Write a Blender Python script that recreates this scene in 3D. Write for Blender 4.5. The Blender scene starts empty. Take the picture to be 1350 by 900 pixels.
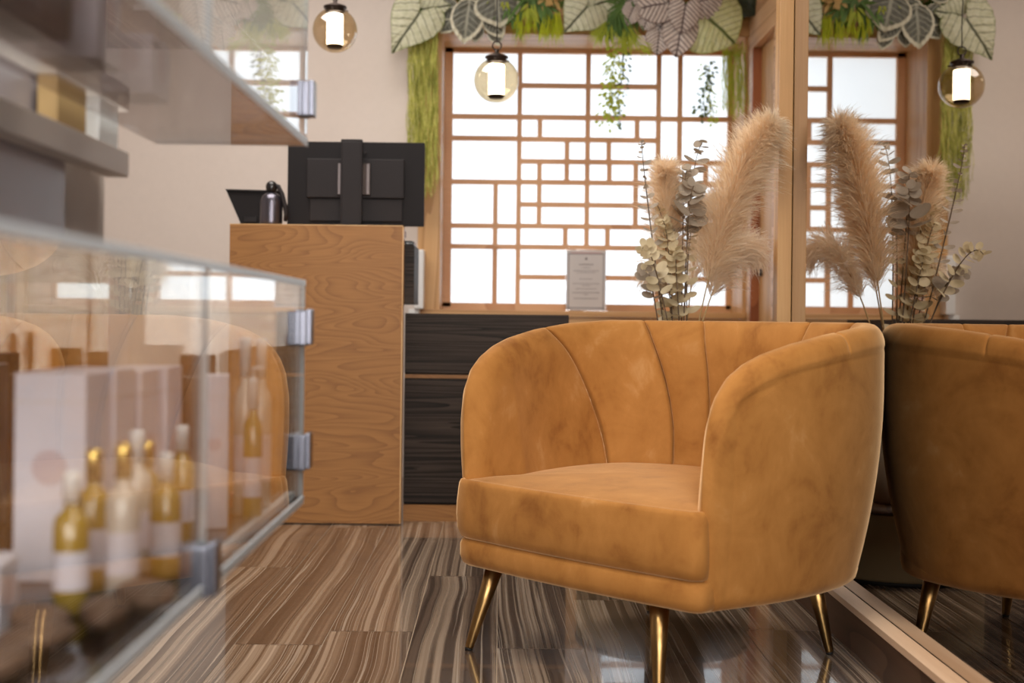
import bpy, bmesh, math, random
from mathutils import Vector, Matrix, Euler
random.seed(7)
C = bpy.context.scene
COL = C.collection
PI = math.pi

# ------------------------------------------------------------------ camera, light, exposure
FPX = 1650.0; VX, VY = 660.0, 420.0; CAMH = 0.75; ROLL = math.radians(0.65)
XM = 0.85            # plane of the big mirror on the right
cam_d = bpy.data.cameras.new('camera'); cam = bpy.data.objects.new('camera', cam_d); COL.objects.link(cam)
cam_d.sensor_width = 36; cam_d.lens = 36*FPX/1350
cam_d.shift_x = (675-VX)/1350; cam_d.shift_y = -(450-VY)/1350
cam_d.clip_start = 0.02; cam_d.clip_end = 60
cam.matrix_world = Matrix.Translation((0,0,CAMH)) @ Matrix.Rotation(PI/2,4,'X') @ Matrix.Rotation(ROLL,4,'Z')
cam_d.dof.use_dof = True; cam_d.dof.focus_distance = 3.0; cam_d.dof.aperture_fstop = 3.2
C.camera = cam
C.view_settings.view_transform = 'Standard'; C.view_settings.look = 'None'
C.view_settings.gamma = 1; C.view_settings.use_curve_mapping = False
C.view_settings.exposure = 0.1
C.cycles.use_denoising = True
C.cycles.max_bounces = 14; C.cycles.transparent_max_bounces = 24
C.cycles.glossy_bounces = 8; C.cycles.diffuse_bounces = 5; C.cycles.transmission_bounces = 8
C.cycles.sample_clamp_indirect = 6; C.cycles.caustics_reflective = False; C.cycles.caustics_refractive = False
w = bpy.data.worlds.new('world'); C.world = w; w.use_nodes = True
w.node_tree.nodes['Background'].inputs[0].default_value = (0.85,0.92,1,1)
w.node_tree.nodes['Background'].inputs[1].default_value = 1.0

def area(name, loc, rot, sx, sy, power, col=(1,1,1), spread=PI):
    l = bpy.data.lights.new(name, 'AREA'); l.shape = 'RECTANGLE'; l.size = sx; l.size_y = sy
    l.energy = power; l.color = col; l.spread = spread
    o = bpy.data.objects.new(name, l); COL.objects.link(o); o.location = loc; o.rotation_euler = rot
    return o
area('window_daylight', (0.42, 6.75, 1.5), (-PI/2,0,0), 2.0, 2.0, 25, (0.95,0.98,1.0))
area('shopfront_daylight', (-0.1, -2.35, 1.45), (PI/2,0,0), 2.2, 2.0, 165, (1,0.97,0.93))
area('ceiling_panel_front', (0.05, 1.5, 2.66), (0,0,0), 0.9, 0.9, 42, (1,0.93,0.84))
area('ceiling_panel_back', (-0.9, 4.2, 2.66), (0,0,0), 1.4, 1.2, 46, (1,0.93,0.85))
area('ceiling_panel_camera', (0.25, -0.3, 2.66), (0,0,0), 1.0, 1.0, 44, (1,0.94,0.87))

# ------------------------------------------------------------------ helpers
def uvk(x, y):                 # photograph pixel, camera roll removed, relative to the vanishing point
    a, b = x-VX, y-VY; c, s = math.cos(ROLL), math.sin(ROLL)
    return a*c+b*s, -a*s+b*c
def PX(x, y, k):               # pixel at scale k px per metre -> place in the room
    u, v = uvk(x, y); return Vector((u/k, FPX/k, CAMH-v/k))
def PY(x, y, Y): return PX(x, y, FPX/Y)

class MB:
    def __init__(s): s.bm = bmesh.new(); s.uv = None
    def box(s, x0,x1,y0,y1,z0,z1, mi=0, bev=0.0):
        vs = [s.bm.verts.new((x,y,z)) for x in (x0,x1) for y in (y0,y1) for z in (z0,z1)]
        fs = []
        for q in ((0,1,3,2),(4,6,7,5),(0,4,5,1),(2,3,7,6),(0,2,6,4),(1,5,7,3)):
            f = s.bm.faces.new([vs[i] for i in q]); f.material_index = mi; fs.append(f)
        if bev > 0:
            es = list({e for f in fs for e in f.edges})
            r = bmesh.ops.bevel(s.bm, geom=es, offset=bev, segments=2, affect='EDGES', profile=0.6)
            for f in r['faces']: f.material_index = mi
        return vs
    def tube(s, pts, rads, n=10, mi=0, caps=True, smooth=True):
        pts = [Vector(p) for p in pts]
        if not hasattr(rads,'__len__'): rads = [rads]*len(pts)
        rings = []; ref = None
        for i,p in enumerate(pts):
            d = (pts[min(i+1,len(pts)-1)]-pts[max(i-1,0)]).normalized()
            if ref is None:
                ref = Vector((0,0,1)) if abs(d.z)<.9 else Vector((1,0,0))
            a = d.cross(ref); a = a.normalized() if a.length>1e-6 else d.orthogonal().normalized()
            b = a.cross(d).normalized(); ref = b
            rings.append([s.bm.verts.new(p+(a*math.cos(2*PI*j/n)+b*math.sin(2*PI*j/n))*rads[i]) for j in range(n)])
        for r0,r1 in zip(rings, rings[1:]):
            for j in range(n):
                f = s.bm.faces.new((r0[j],r0[(j+1)%n],r1[(j+1)%n],r1[j])); f.material_index = mi; f.smooth = smooth
        if caps:
            for r,flip in ((rings[0],True),(rings[-1],False)):
                f = s.bm.faces.new(r[::-1] if flip else r); f.material_index = mi
    def lathe(s, prof, c=(0,0,0), n=32, mi=0, closed=False):
        rings = []
        for r,z in prof:
            if r < 1e-6: rings.append([s.bm.verts.new((c[0],c[1],c[2]+z))])
            else: rings.append([s.bm.verts.new((c[0]+r*math.cos(2*PI*j/n), c[1]+r*math.sin(2*PI*j/n), c[2]+z)) for j in range(n)])
        for r0,r1 in zip(rings, rings[1:]):
            for j in range(n):
                k = (j+1)%n
                if len(r0)==1 and len(r1)==1: continue
                if len(r0)==1: vs=(r0[0],r1[k],r1[j])
                elif len(r1)==1: vs=(r0[j],r0[k],r1[0])
                else: vs=(r0[j],r0[k],r1[k],r1[j])
                f = s.bm.faces.new(vs); f.smooth=True; f.material_index=mi
    def prism(s, poly, axis, a, b, mi=0):
        # poly: 2D points in the plane normal to axis ('x','y','z')
        def mk(p,t): return {'x':(t,p[0],p[1]),'y':(p[0],t,p[1]),'z':(p[0],p[1],t)}[axis]
        A = [s.bm.verts.new(mk(p,a)) for p in poly]; B = [s.bm.verts.new(mk(p,b)) for p in poly]
        n = len(poly)
        for j in range(n):
            f = s.bm.faces.new((A[j],A[(j+1)%n],B[(j+1)%n],B[j])); f.material_index = mi
        for r in (A[::-1],B): s.bm.faces.new(r).material_index = mi
    def build(s, name, mats, parent=None, recalc=True):
        if recalc: bmesh.ops.recalc_face_normals(s.bm, faces=s.bm.faces[:])
        me = bpy.data.meshes.new(name); s.bm.to_mesh(me); s.bm.free()
        for m in (mats if isinstance(mats,(list,tuple)) else [mats]): me.materials.append(m)
        o = bpy.data.objects.new(name, me); COL.objects.link(o)
        if parent: o.parent = parent
        return o
def tag(o, label=None, cat=None, group=None, kind=None):
    if label: o['label']=label
    if cat: o['category']=cat
    if group: o['group']=group
    if kind: o['kind']=kind
    return o
def empty(name, loc, rz=0):
    o = bpy.data.objects.new(name, None); COL.objects.link(o); o.location = loc; o.rotation_euler=(0,0,rz)
    o.empty_display_size = .05
    return o
def thing(name, loc, label, cat, group=None, rz=0): return tag(empty(name, loc, rz), label, cat, group)
def children(o): return [c for c in bpy.data.objects if c.parent == o]
def copy_tree(o, parent=None):
    c = o.copy(); COL.objects.link(c); c.parent = parent
    for ch in children(o): copy_tree(ch, c)
    return c
def struct(o, **k): return tag(o, kind='structure', **k)

# ------------------------------------------------------------------ materials
def srgb(r,g,b):
    f = lambda c: (c/255/12.92 if c/255<=.04045 else ((c/255+.055)/1.055)**2.4)
    return (f(r),f(g),f(b),1)
class N:
    def __init__(s, name):
        s.m = bpy.data.materials.new(name); s.m.use_nodes = True; s.t = s.m.node_tree; s.n = s.t.nodes
        s.b = s.n['Principled BSDF']; s.out = s.n['Material Output']
    def node(s, typ, **kw):
        nd = s.n.new(typ)
        for k,v in kw.items():
            if k.startswith('_'): nd.inputs[k[1:].replace('_',' ')].default_value = v
            else: setattr(nd,k,v)
        return nd
    def link(s,a,b): s.t.links.new(a,b)
    def math(s, op, a, b=None, c=None, clamp=False):
        nd = s.n.new('ShaderNodeMath'); nd.operation = op; nd.use_clamp = clamp
        for i,v in enumerate((a,b,c)):
            if v is None: continue
            if isinstance(v,(int,float)): nd.inputs[i].default_value = v
            else: s.link(v, nd.inputs[i])
        return nd.outputs[0]
    def coord(s, which='Object', scale=(1,1,1), loc=(0,0,0), rot=(0,0,0)):
        tc = s.n.new('ShaderNodeTexCoord'); mp = s.n.new('ShaderNodeMapping')
        mp.inputs['Scale'].default_value = scale; mp.inputs['Location'].default_value = loc; mp.inputs['Rotation'].default_value = rot
        s.link(tc.outputs[which], mp.inputs[0]); return mp.outputs[0]
    def noise(s, vec, scale=5, detail=3, rough=.5, dist=0):
        nd = s.n.new('ShaderNodeTexNoise'); nd.inputs['Scale'].default_value=scale
        nd.inputs['Detail'].default_value=detail; nd.inputs['Roughness'].default_value=rough; nd.inputs['Distortion'].default_value=dist
        if vec is not None: s.link(vec, nd.inputs['Vector'])
        return nd.outputs[0]
    def ramp(s, fac, stops, interp='LINEAR'):
        nd = s.n.new('ShaderNodeValToRGB'); cr = nd.color_ramp; cr.interpolation = interp
        while len(cr.elements) < len(stops): cr.elements.new(.5)
        for e,(p,c) in zip(cr.elements, stops): e.position=p; e.color=c
        s.link(fac, nd.inputs[0]); return nd.outputs[0]
    def mix(s, fac, a, b, blend='MIX'):
        nd = s.n.new('ShaderNodeMix'); nd.data_type='RGBA'; nd.blend_type=blend
        for i,v in ((0,fac),(6,a),(7,b)):
            if isinstance(v,(int,float)): nd.inputs[i].default_value=v
            elif isinstance(v,tuple): nd.inputs[i].default_value=v
            else: s.link(v, nd.inputs[i])
        return nd.outputs[2]
    def base(s, col, rough=.5, metal=0, **kw):
        if isinstance(col,tuple): s.b.inputs['Base Color'].default_value = col
        else: s.link(col, s.b.inputs['Base Color'])
        if isinstance(rough,(int,float)): s.b.inputs['Roughness'].default_value = rough
        else: s.link(rough, s.b.inputs['Roughness'])
        s.b.inputs['Metallic'].default_value = metal
        for k,v in kw.items(): s.b.inputs[k.replace('_',' ')].default_value = v
        return s
    def bump(s, h, strength=.2, dist=.01):
        nd = s.n.new('ShaderNodeBump'); nd.inputs['Strength'].default_value=strength; nd.inputs['Distance'].default_value=dist
        s.link(h, nd.inputs['Height']); s.link(nd.outputs[0], s.b.inputs['Normal'])
def simple(name, col, rough=.5, metal=0, **kw):
    k = N(name); nz = k.noise(k.coord(), 40, 3)
    c = k.mix(k.math('MULTIPLY', nz, .25), col, (col[0]*.75,col[1]*.75,col[2]*.75,1))
    k.base(c, rough, metal, **kw); return k.m

def mat_velvet():
    k = N('mustard_velvet')
    n1 = k.noise(k.coord('Object'), 7, 5, .6, .6); n2 = k.noise(k.coord('Object',(1,1,.6)), 22, 4, .6, .4)
    f = k.math('ADD', k.math('MULTIPLY', n1, .7), k.math('MULTIPLY', n2, .3))
    c = k.ramp(f, [(.31, srgb(132,82,34)), (.45, srgb(162,109,52)), (.57, srgb(173,119,60)), (.72, srgb(192,144,90))])
    k.base(c, .82); k.b.inputs['Sheen Weight'].default_value=.8; k.b.inputs['Sheen Roughness'].default_value=.35
    k.b.inputs['Sheen Tint'].default_value = srgb(255,214,164); k.b.inputs['Specular IOR Level'].default_value=.2
    k.bump(k.noise(k.coord(), 400, 2), .15, .002)
    return k.m
def mat_wood(name, dark, mid, light, axis='x', contour=12, freq=(1.0,6.0), rough=.45, fib=.5, rw=.6):
    # grain runs along `axis`
    k = N(name)
    i = 'xyz'.index(axis); sc = [freq[1]]*3; sc[i] = freq[0]
    v = k.coord('Object', tuple(sc)); n = k.noise(v, 1.0, 1.5, .4, .35)
    ring = k.math('FRACT', k.math('MULTIPLY', n, contour))
    ring = k.math('POWER', ring, 2.2)
    sf = [220.0]*3; sf[i] = 5.0
    fine = k.noise(k.coord('Object', tuple(sf)), 1.0, 4, .7)
    f = k.math('ADD', k.math('MULTIPLY', ring, rw), k.math('MULTIPLY', fine, fib))
    c = k.ramp(f, [(.12, light), (.45, mid), (.95, dark)])
    k.base(c, rough); k.bump(fine, .08, .002); return k.m
def mat_floor():
    k = N('striped_stone_tile')
    at = k.node('ShaderNodeAttribute', attribute_name='tile')
    tc = k.n.new('ShaderNodeTexCoord')
    va = k.node('ShaderNodeVectorMath', operation='MULTIPLY_ADD'); k.link(at.outputs['Vector'], va.inputs[0])
    va.inputs[1].default_value=(9,13,5); k.link(tc.outputs['Object'], va.inputs[2])
    def mp(sc):
        m = k.n.new('ShaderNodeMapping'); m.inputs['Scale'].default_value=sc; k.link(va.outputs[0], m.inputs[0]); return m.outputs[0]
    warp = k.noise(mp((1.6,1.5,1)), 1, 1.0, .4)
    wv = k.noise(mp((.8,.8,1)), 1, 2)
    sx = k.node('ShaderNodeSeparateXYZ'); k.link(va.outputs[0], sx.inputs[0])
    xx = k.math('ADD', k.math('ADD', sx.outputs[0], k.math('MULTIPLY', warp, .045)), k.math('MULTIPLY', wv, .05))
    cx = k.node('ShaderNodeCombineXYZ'); k.link(k.math('MULTIPLY', xx, 1.0), cx.inputs[0])
    k.link(k.math('MULTIPLY', sx.outputs[1], .003), cx.inputs[1])
    b0 = k.noise(cx.outputs[0], 13, 1, .5); b1 = k.noise(cx.outputs[0], 30, 2, .5)
    b2 = k.noise(cx.outputs[0], 150, 3, .6)
    f = k.math('ADD', k.math('MULTIPLY', b0, .35), k.math('ADD', k.math('MULTIPLY', b1, .45), k.math('MULTIPLY', b2, .20)))
    c = k.ramp(f, [(.39, srgb(58,46,38)), (.46, srgb(98,81,68)), (.52, srgb(136,117,99)), (.58, srgb(160,142,124)), (.64, srgb(120,102,86))])
    def lines(src, n, w):
        fr = k.math('ABSOLUTE', k.math('SUBTRACT', k.math('FRACT', k.math('MULTIPLY', src, n)), .5))
        return k.math('MULTIPLY', k.math('SUBTRACT', 1.0, k.math('DIVIDE', fr, w), clamp=True), 1.5, clamp=True)
    dk = k.math('MULTIPLY', lines(b0, 9.0, .20), .8)
    lt = k.math('MULTIPLY', lines(b1, 7.0, .07), .6)
    c = k.mix(dk, c, srgb(62,48,39)); c = k.mix(lt, c, srgb(196,180,162))
    k.base(c, .2); k.b.inputs['Specular IOR Level'].default_value=.3
    k.b.inputs['Coat Weight'].default_value=.65; k.b.inputs['Coat Roughness'].default_value=.03
    return k.m
def mat_thin(name, tint=(1,1,1,1), refl0=.04, gloss=(1,1,1,1), rough=0.0):
    # thin clear sheet: mirror-like share from the Schlick formula, the rest passes straight through
    k = N(name); g = k.n.new('ShaderNodeNewGeometry')
    d = k.node('ShaderNodeVectorMath', operation='DOT_PRODUCT'); k.link(g.outputs['Normal'], d.inputs[0]); k.link(g.outputs['Incoming'], d.inputs[1])
    c = k.math('ABSOLUTE', d.outputs['Value'])
    f = k.math('MULTIPLY_ADD', k.math('POWER', k.math('SUBTRACT', 1.0, c, clamp=True), 5.0), 1-refl0, refl0)
    t = k.node('ShaderNodeBsdfTransparent'); t.inputs[0].default_value = tint
    gl = k.node('ShaderNodeBsdfGlossy'); gl.inputs['Roughness'].default_value = rough; gl.inputs['Color'].default_value = gloss
    mx = k.n.new('ShaderNodeMixShader'); k.link(f, mx.inputs[0]); k.link(t.outputs[0], mx.inputs[1]); k.link(gl.outputs[0], mx.inputs[2])
    k.link(mx.outputs[0], k.out.inputs['Surface']); k.n.remove(k.b); return k.m
def mat_translucent(name, col, fac=.6, rough=.6, vary=None):
    k = N(name)
    if vary:
        c = k.mix(k.noise(k.coord(), vary[0], 3), col, vary[1])
        k.base(c, rough)
    else: c = None; k.base(col, rough)
    t = k.node('ShaderNodeBsdfTranslucent')
    if c is None: t.inputs[0].default_value = col
    else: k.link(c, t.inputs[0])
    mx = k.n.new('ShaderNodeMixShader'); mx.inputs[0].default_value = fac
    k.link(k.b.outputs[0], mx.inputs[1]); k.link(t.outputs[0], mx.inputs[2]); k.link(mx.outputs[0], k.out.inputs['Surface'])
    return k.m
def mat_leaf(name, body, vein, margin, nveins=9, vw=.10, mw=.06, net=.25, body2=None):
    # first layer of leaf coordinates: u along the midrib, v across; second layer: u = distance from the stalk
    k = N(name); u1 = k.node('ShaderNodeUVMap', uv_map='leaf'); u2 = k.node('ShaderNodeUVMap', uv_map='edge')
    s = k.node('ShaderNodeSeparateXYZ'); k.link(u1.outputs[0], s.inputs[0]); s2 = k.node('ShaderNodeSeparateXYZ'); k.link(u2.outputs[0], s2.inputs[0])
    nz = k.noise(k.coord('Object'), 45, 4, .6); nb = k.math('SUBTRACT', k.noise(k.coord('Object',(1,1,1),(3,1,2)), 25, 2), .5)
    x = s.outputs[0]; y = k.math('ABSOLUTE', k.math('ADD', s.outputs[1], k.math('MULTIPLY', nb, .05)))
    fr = k.math('FRACT', k.math('MULTIPLY', k.math('ADD', k.math('SUBTRACT', x, k.math('MULTIPLY', y, .75)), k.math('MULTIPLY_ADD', nb, .10, 1.0)), nveins))
    d = k.math('ABSOLUTE', k.math('SUBTRACT', fr, .5))
    lat = k.math('MULTIPLY', k.math('SUBTRACT', 1.0, k.math('DIVIDE', d, vw*1.6), clamp=True), 1.6, clamp=True)
    mid = k.math('MULTIPLY', k.math('SUBTRACT', 1.0, k.math('DIVIDE', y, .035), clamp=True), 2.0, clamp=True)
    vm = k.math('MAXIMUM', k.math('MULTIPLY', lat, .8), mid)
    mm = k.math('MULTIPLY', k.math('SUBTRACT', k.math('ADD', s2.outputs[0], k.math('MULTIPLY', nz, .12)), 1.06-mw), 20.0, clamp=True)
    c = k.mix(k.math('MULTIPLY', k.ramp(nz, [(.4,(0,0,0,1)),(.62,(1,1,1,1))]), net), body, body2 or vein)
    c = k.mix(vm, c, vein); c = k.mix(mm, c, margin)
    k.base(c, .5)
    t = k.node('ShaderNodeBsdfTranslucent'); k.link(c, t.inputs[0])
    mx = k.n.new('ShaderNodeMixShader'); mx.inputs[0].default_value=.25
    k.link(k.b.outputs[0], mx.inputs[1]); k.link(t.outputs[0], mx.inputs[2]); k.link(mx.outputs[0], k.out.inputs['Surface'])
    return k.m
def mat_emit(name, col, st):
    k = N(name); k.base(col,.5); k.b.inputs['Emission Color'].default_value=col; k.b.inputs['Emission Strength'].default_value=st; return k.m

M = {}
M['velvet'] = mat_velvet()
M['velvet_seam'] = simple('velvet_seam', srgb(150,92,38), .9)
k = N('brass'); k.base(k.mix(k.noise(k.coord('Object',(60,60,6)),1,3), srgb(164,134,88), srgb(128,100,62)), .3, 1); M['brass'] = k.m
M['rubber'] = simple('black_rubber', srgb(14,13,13), .6)
M['oak'] = mat_wood('oak_veneer_horizontal', srgb(124,80,36), srgb(160,110,56), srgb(176,126,68), 'x', 22, (1.5,9.0), .5, .82, .36)
M['oak_edge'] = mat_wood('oak_edge', srgb(196,150,96), srgb(216,174,120), srgb(228,190,138), 'z', 5)
M['pale_oak'] = mat_wood('pale_oak_vertical', srgb(164,118,68), srgb(194,148,94), srgb(210,168,116), 'z', 6, (.5,8))
M['pale_oak_h'] = mat_wood('pale_oak_horizontal', srgb(164,118,68), srgb(194,148,94), srgb(210,168,116), 'x', 6, (.5,8))
M['pale_oak_y'] = mat_wood('pale_oak_lengthwise', srgb(170,122,84), srgb(204,162,122), srgb(222,184,146), 'y', 5, (.5,12))
M['bar_wood'] = mat_wood('lattice_wood', srgb(186,134,88), srgb(206,156,110), srgb(218,172,128), 'x', 3, (2,2))
M['red_wood'] = mat_wood('reddish_jamb_wood', srgb(132,72,40), srgb(158,92,54), srgb(172,106,66), 'z', 4)
M['dark_wood'] = mat_wood('dark_striped_veneer', srgb(18,14,12), srgb(42,34,29), srgb(76,64,56), 'x', 9, (.4,22), .55, .55)
M['dark_wood'].node_tree.nodes['Principled BSDF'].inputs['Specular IOR Level'].default_value = .2
M['plinth_wood'] = mat_wood('dark_brown_plinth', srgb(58,38,26), srgb(82,58,42), srgb(98,72,54), 'y', 5)
M['wall'] = simple('wall_paint', srgb(214,203,196), .85)
M['ceiling'] = simple('ceiling_paint', srgb(228,224,220), .9)
k = N('mirror_glass'); k.base(srgb(198,191,184), .0, 1); M['mirror'] = k.m
M['floor'] = mat_floor(); M['grout'] = simple('tile_grout', srgb(170,150,128), .8)
M['dark_glass'] = mat_thin('dark_case_floor_glass', (.34,.32,.32,1))
M['glass'] = mat_thin('clear_case_glass', (.97,.98,.975,1))
M['globe'] = mat_thin('smoked_globe_glass', (.80,.70,.54,1), .12)
M['smoked'] = mat_thin('smoked_shelf_glass', (.66,.62,.61,1))
M['vase_glass'] = mat_thin('vase_glass', (.9,.92,.9,1), .05)
M['glass_edge'] = mat_translucent('frosted_glass_edge', srgb(240,244,248), .55, .3)
M['frost'] = mat_translucent('frosted_window_glass', (.92,.94,.95,1), .85, .5, (1.6,(.80,.83,.86,1)))
M['black'] = simple('black_plastic', srgb(27,24,26), .6, 0, Specular_IOR_Level=.2)
M['black_gloss'] = simple('black_gloss_plastic', srgb(24,23,26), .2)
M['charcoal'] = simple('charcoal_plastic', srgb(37,33,35), .6, 0, Specular_IOR_Level=.25)
M['steel'] = simple('brushed_steel', srgb(92,94,104), .3, 1)
M['rail_metal'] = simple('satin_grey_metal', srgb(128,120,122), .5, .3)
M['dark_metal'] = simple('dark_bronze_metal', srgb(52,42,38), .4, .7)
M['white'] = simple('white_plastic', srgb(236,238,240), .35)
M['box_white'] = simple('pale_carton', srgb(232,228,240), .6)
M['box_pink'] = simple('pink_emblem_ink', srgb(214,196,204), .6)
M['gold_liquid'] = simple('golden_oil_bottle', srgb(170,140,48), .15, 0, Coat_Weight=.6)
M['clear_liquid'] = simple('pearl_bottle', srgb(214,206,196), .2, 0, Coat_Weight=.5)
M['gold_cap'] = simple('gold_cap', srgb(206,178,104), .25, .9)
M['brown_box'] = simple('dark_brown_carton', srgb(72,48,30), .6)
M['tan_box'] = simple('tan_carton', srgb(196,164,112), .6)
M['stone'] = simple('brown_pebble', srgb(112,84,66), .6)
M['shelf_gray'] = simple('grey_shelf_laminate', srgb(222,214,208), .5)
M['orange'] = simple('orange_label', srgb(214,104,44), .5)
M['bulb'] = mat_emit('glowing_lamp_cylinder', (1,.96,.88,1), 9)
M['ceramic'] = simple('beige_ceramic', srgb(190,172,150), .5)
M['drum'] = simple('beige_drum_fabric', srgb(150,132,98), .7)
M['paper'] = mat_translucent('printed_card', srgb(222,218,216), .35, .7)
M['ink'] = simple('grey_ink', srgb(128,120,122), .8)
M['ink_light'] = simple('light_grey_ink', srgb(168,164,166), .8)
M['ink_red'] = simple('red_ink', srgb(206,128,120), .8)
M['acrylic'] = mat_thin('acrylic_sheet', (.95,.95,.96,1))
M['pampas'] = mat_translucent('pampas_hair', srgb(255,244,226), .55, .8, (6, srgb(244,222,188)))
M['pampas_pale'] = mat_translucent('pampas_pale_hair', srgb(255,248,236), .6, .8, (6, srgb(246,230,206)))
M['stem'] = simple('dried_stem', srgb(176,146,100), .8)
M['stem_dark'] = simple('grey_brown_stem', srgb(110,92,74), .8)
M['euc'] = mat_translucent('dried_eucalyptus_leaf', srgb(188,176,160), .3, .6, (30, srgb(160,146,128)))
M['euc_cream'] = mat_translucent('cream_eucalyptus_leaf', srgb(228,214,184), .35, .6, (30, srgb(206,190,150)))
k = N('moss_green'); c = k.ramp(k.noise(k.coord('Object',(70,70,9)),1,4,.6), [(.36,srgb(116,122,56)),(.5,srgb(176,178,86)),(.60,srgb(222,220,134))]); k.base(c,.9)
t_ = k.node('ShaderNodeBsdfTranslucent'); k.link(c,t_.inputs[0]); mx_ = k.n.new('ShaderNodeMixShader'); mx_.inputs[0].default_value=.4
k.link(k.b.outputs[0],mx_.inputs[1]); k.link(t_.outputs[0],mx_.inputs[2]); k.link(mx_.outputs[0],k.out.inputs['Surface']); M['moss'] = k.m
M['trail'] = mat_translucent('trailing_yellow_green', srgb(206,212,80), .5, .7, (18, srgb(140,158,50)))
M['trail_dark'] = mat_translucent('trailing_dark_green', srgb(96,116,64), .4, .7, (18, srgb(70,84,50)))
M['lime'] = mat_translucent('lime_grass', srgb(206,214,30), .5, .7, (20, srgb(140,150,40)))
M['fern'] = mat_translucent('fern_green', srgb(104,140,60), .35, .6, (18, srgb(66,96,48)))
M['dark_leaf'] = simple('dark_green_leaf', srgb(44,54,36), .5)
M['rosette'] = mat_translucent('ochre_rosette', srgb(206,176,104), .3, .6, (30, srgb(170,130,76)))
M['caladium'] = mat_leaf('caladium_leaf', srgb(204,204,178), srgb(70,72,44), srgb(110,124,60), 5, .045, .05, .45, srgb(160,164,124))
M['silver'] = mat_leaf('silver_margin_leaf', srgb(104,104,92), srgb(160,160,144), srgb(214,210,188), 7, .07, .16, .7, srgb(70,70,60))
M['begonia'] = mat_leaf('silver_pink_leaf', srgb(218,206,196), srgb(84,66,66), srgb(120,98,94), 7, .17, .05, .35, srgb(170,152,146))
M['pale_leaf'] = mat_leaf('pale_green_leaf', srgb(200,204,146), srgb(92,104,50), srgb(160,170,90), 7, .055, .05, .5, srgb(224,226,190))

# ------------------------------------------------------------------ room shell
YB = FPX/280.2          # face of the window wall
YL = FPX/265.9          # lattice plane
WX0, WX1 = -0.288, 1.135
WZ0, WZ1 = 0.79, CAMH + 374/280.2*1.0 
WZ1 = CAMH + 374/280.2
CEIL = 2.7
# floor: single tiles with grout lines between them
tile_off = {-4:3.74, -3:2.86, -2:2.99, -1:3.64, 0:2.85, 1:3.35, 2:3.9, 3:3.05, 4:3.5}
bm = bmesh.new(); lay = bm.verts.layers.float_vector.new('tile')
g = .0011; L = 1.6
rnd = random.Random(3)
for i in range(-13, 7):
    off = tile_off.get(i, 2.6+rnd.random()*1.5)
    y = off - 4*L
    while y < 6.5:
        y0, y1 = max(y+g,-2.5), min(y+L-g, 6.2)
        if y1 > y0+.01:
            r = Vector((rnd.random(), rnd.random(), rnd.random()))
            vs = []
            for (a,b) in ((i*.2+g,y0),((i+1)*.2-g,y0),((i+1)*.2-g,y1),(i*.2+g,y1)):
                v = bm.verts.new((a,b,0)); v[lay] = r; vs.append(v)
            bm.faces.new(vs)
        y += L
vs = [bm.verts.new(p) for p in ((-2.6,-2.5,-.0012),(1.4,-2.5,-.0012),(1.4,6.2,-.0012),(-2.6,6.2,-.0012))]
bm.faces.new(vs).material_index = 1
vs = [bm.verts.new(p) for p in ((-2.6,-2.5,-.06),(1.4,-2.5,-.06),(1.4,6.2,-.06),(-2.6,6.2,-.06))]
bm.faces.new(vs).material_index = 1
b = MB(); b.bm.free(); b.bm = bm
struct(b.build('floor', [M['floor'], M['grout']], recalc=False))
b = MB(); b.box(-2.6,1.5,-2.6,6.2,CEIL,CEIL+.1); struct(b.build('ceiling', M['ceiling']))
b = MB()
T = .13
b.box(-2.6,WX0-.021,YB,YB+T,0,CEIL); b.box(WX1+.021,1.5,YB,YB+T,0,CEIL); b.box(WX0-.021,WX1+.021,YB,YB+T,WZ1+.021,CEIL); b.box(WX0-.021,WX1+.021,YB,YB+T,0,WZ0-.0285)
struct(b.build('wall_back', M['wall']))
b = MB(); b.box(-2.7,-2.6,-2.6,6.2,0,CEIL); struct(b.build('wall_left', M['wall']))
b = MB(); b.box(-2.6,1.5,-2.6,-2.5,0,CEIL); struct(b.build('wall_front', M['wall']))
# partition carrying the mirrored back panel of the display cases
XC = -0.545
b = MB(); b.box(-.70,XC-.008,-2.5,1.74,0,CEIL); struct(b.build('wall_partition', M['wall']))
b = MB(); b.box(XC-.008,XC,-1.4,1.74,0.46,.815); struct(b.build('trim_1', M['mirror']), label='mirror panel behind the lower display case')
b = MB(); b.box(XC-.008,XC,-1.4,1.74,.02,.4595); struct(b.build('trim_7', M['dark_wood']), label='panel under the lower display case, coloured dark as shade')  # dark wood colour paints in the shade beneath the case
b = MB(); b.box(XC-.008,XC,-1.4,1.56,.8155,2.5); struct(b.build('trim_6', simple('dusky_panel', srgb(156,148,154), .28)), label='dusky panel carrying the upper display case')

# window: reveal, casing, lattice, panes
win = struct(empty('window_1', (0,YB,0)), label='large frosted window behind a wooden lattice')
def wp(mb, name, m): 
    mb.bm.transform(Matrix.Translation((0,-YB,0))); return mb.build(name, m, win)
RD = .37 if False else YL-YB
b = MB(); b.box(WX0-.02,WX0,YB-.0,YL+.05,WZ0,WZ1+.02); b.box(WX1,WX1+.02,YB-.0,YL+.05,WZ0,WZ1+.02); wp(b,'reveal',M['pale_oak'])
b = MB(); b.box(WX0,WX1,YB,YL+.05,WZ1,WZ1+.02); wp(b,'head',M['pale_oak_h'])
b = MB(); b.box(WX0-.11,WX1+.014,YB-.03,YL+.05,WZ0-.028,WZ0, 0,.003); wp(b,'window_sill',M['pale_oak_h'])
b = MB(); b.box(WX0-.105,WX0-.0,YB-.02,YB-.0005,0,WZ0-.029); b.box(WX0-.105,WX0,YB-.02,YB-.0005,WZ0+.0005,WZ1-.0005); wp(b,'casing',M['pale_oak'])
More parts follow.
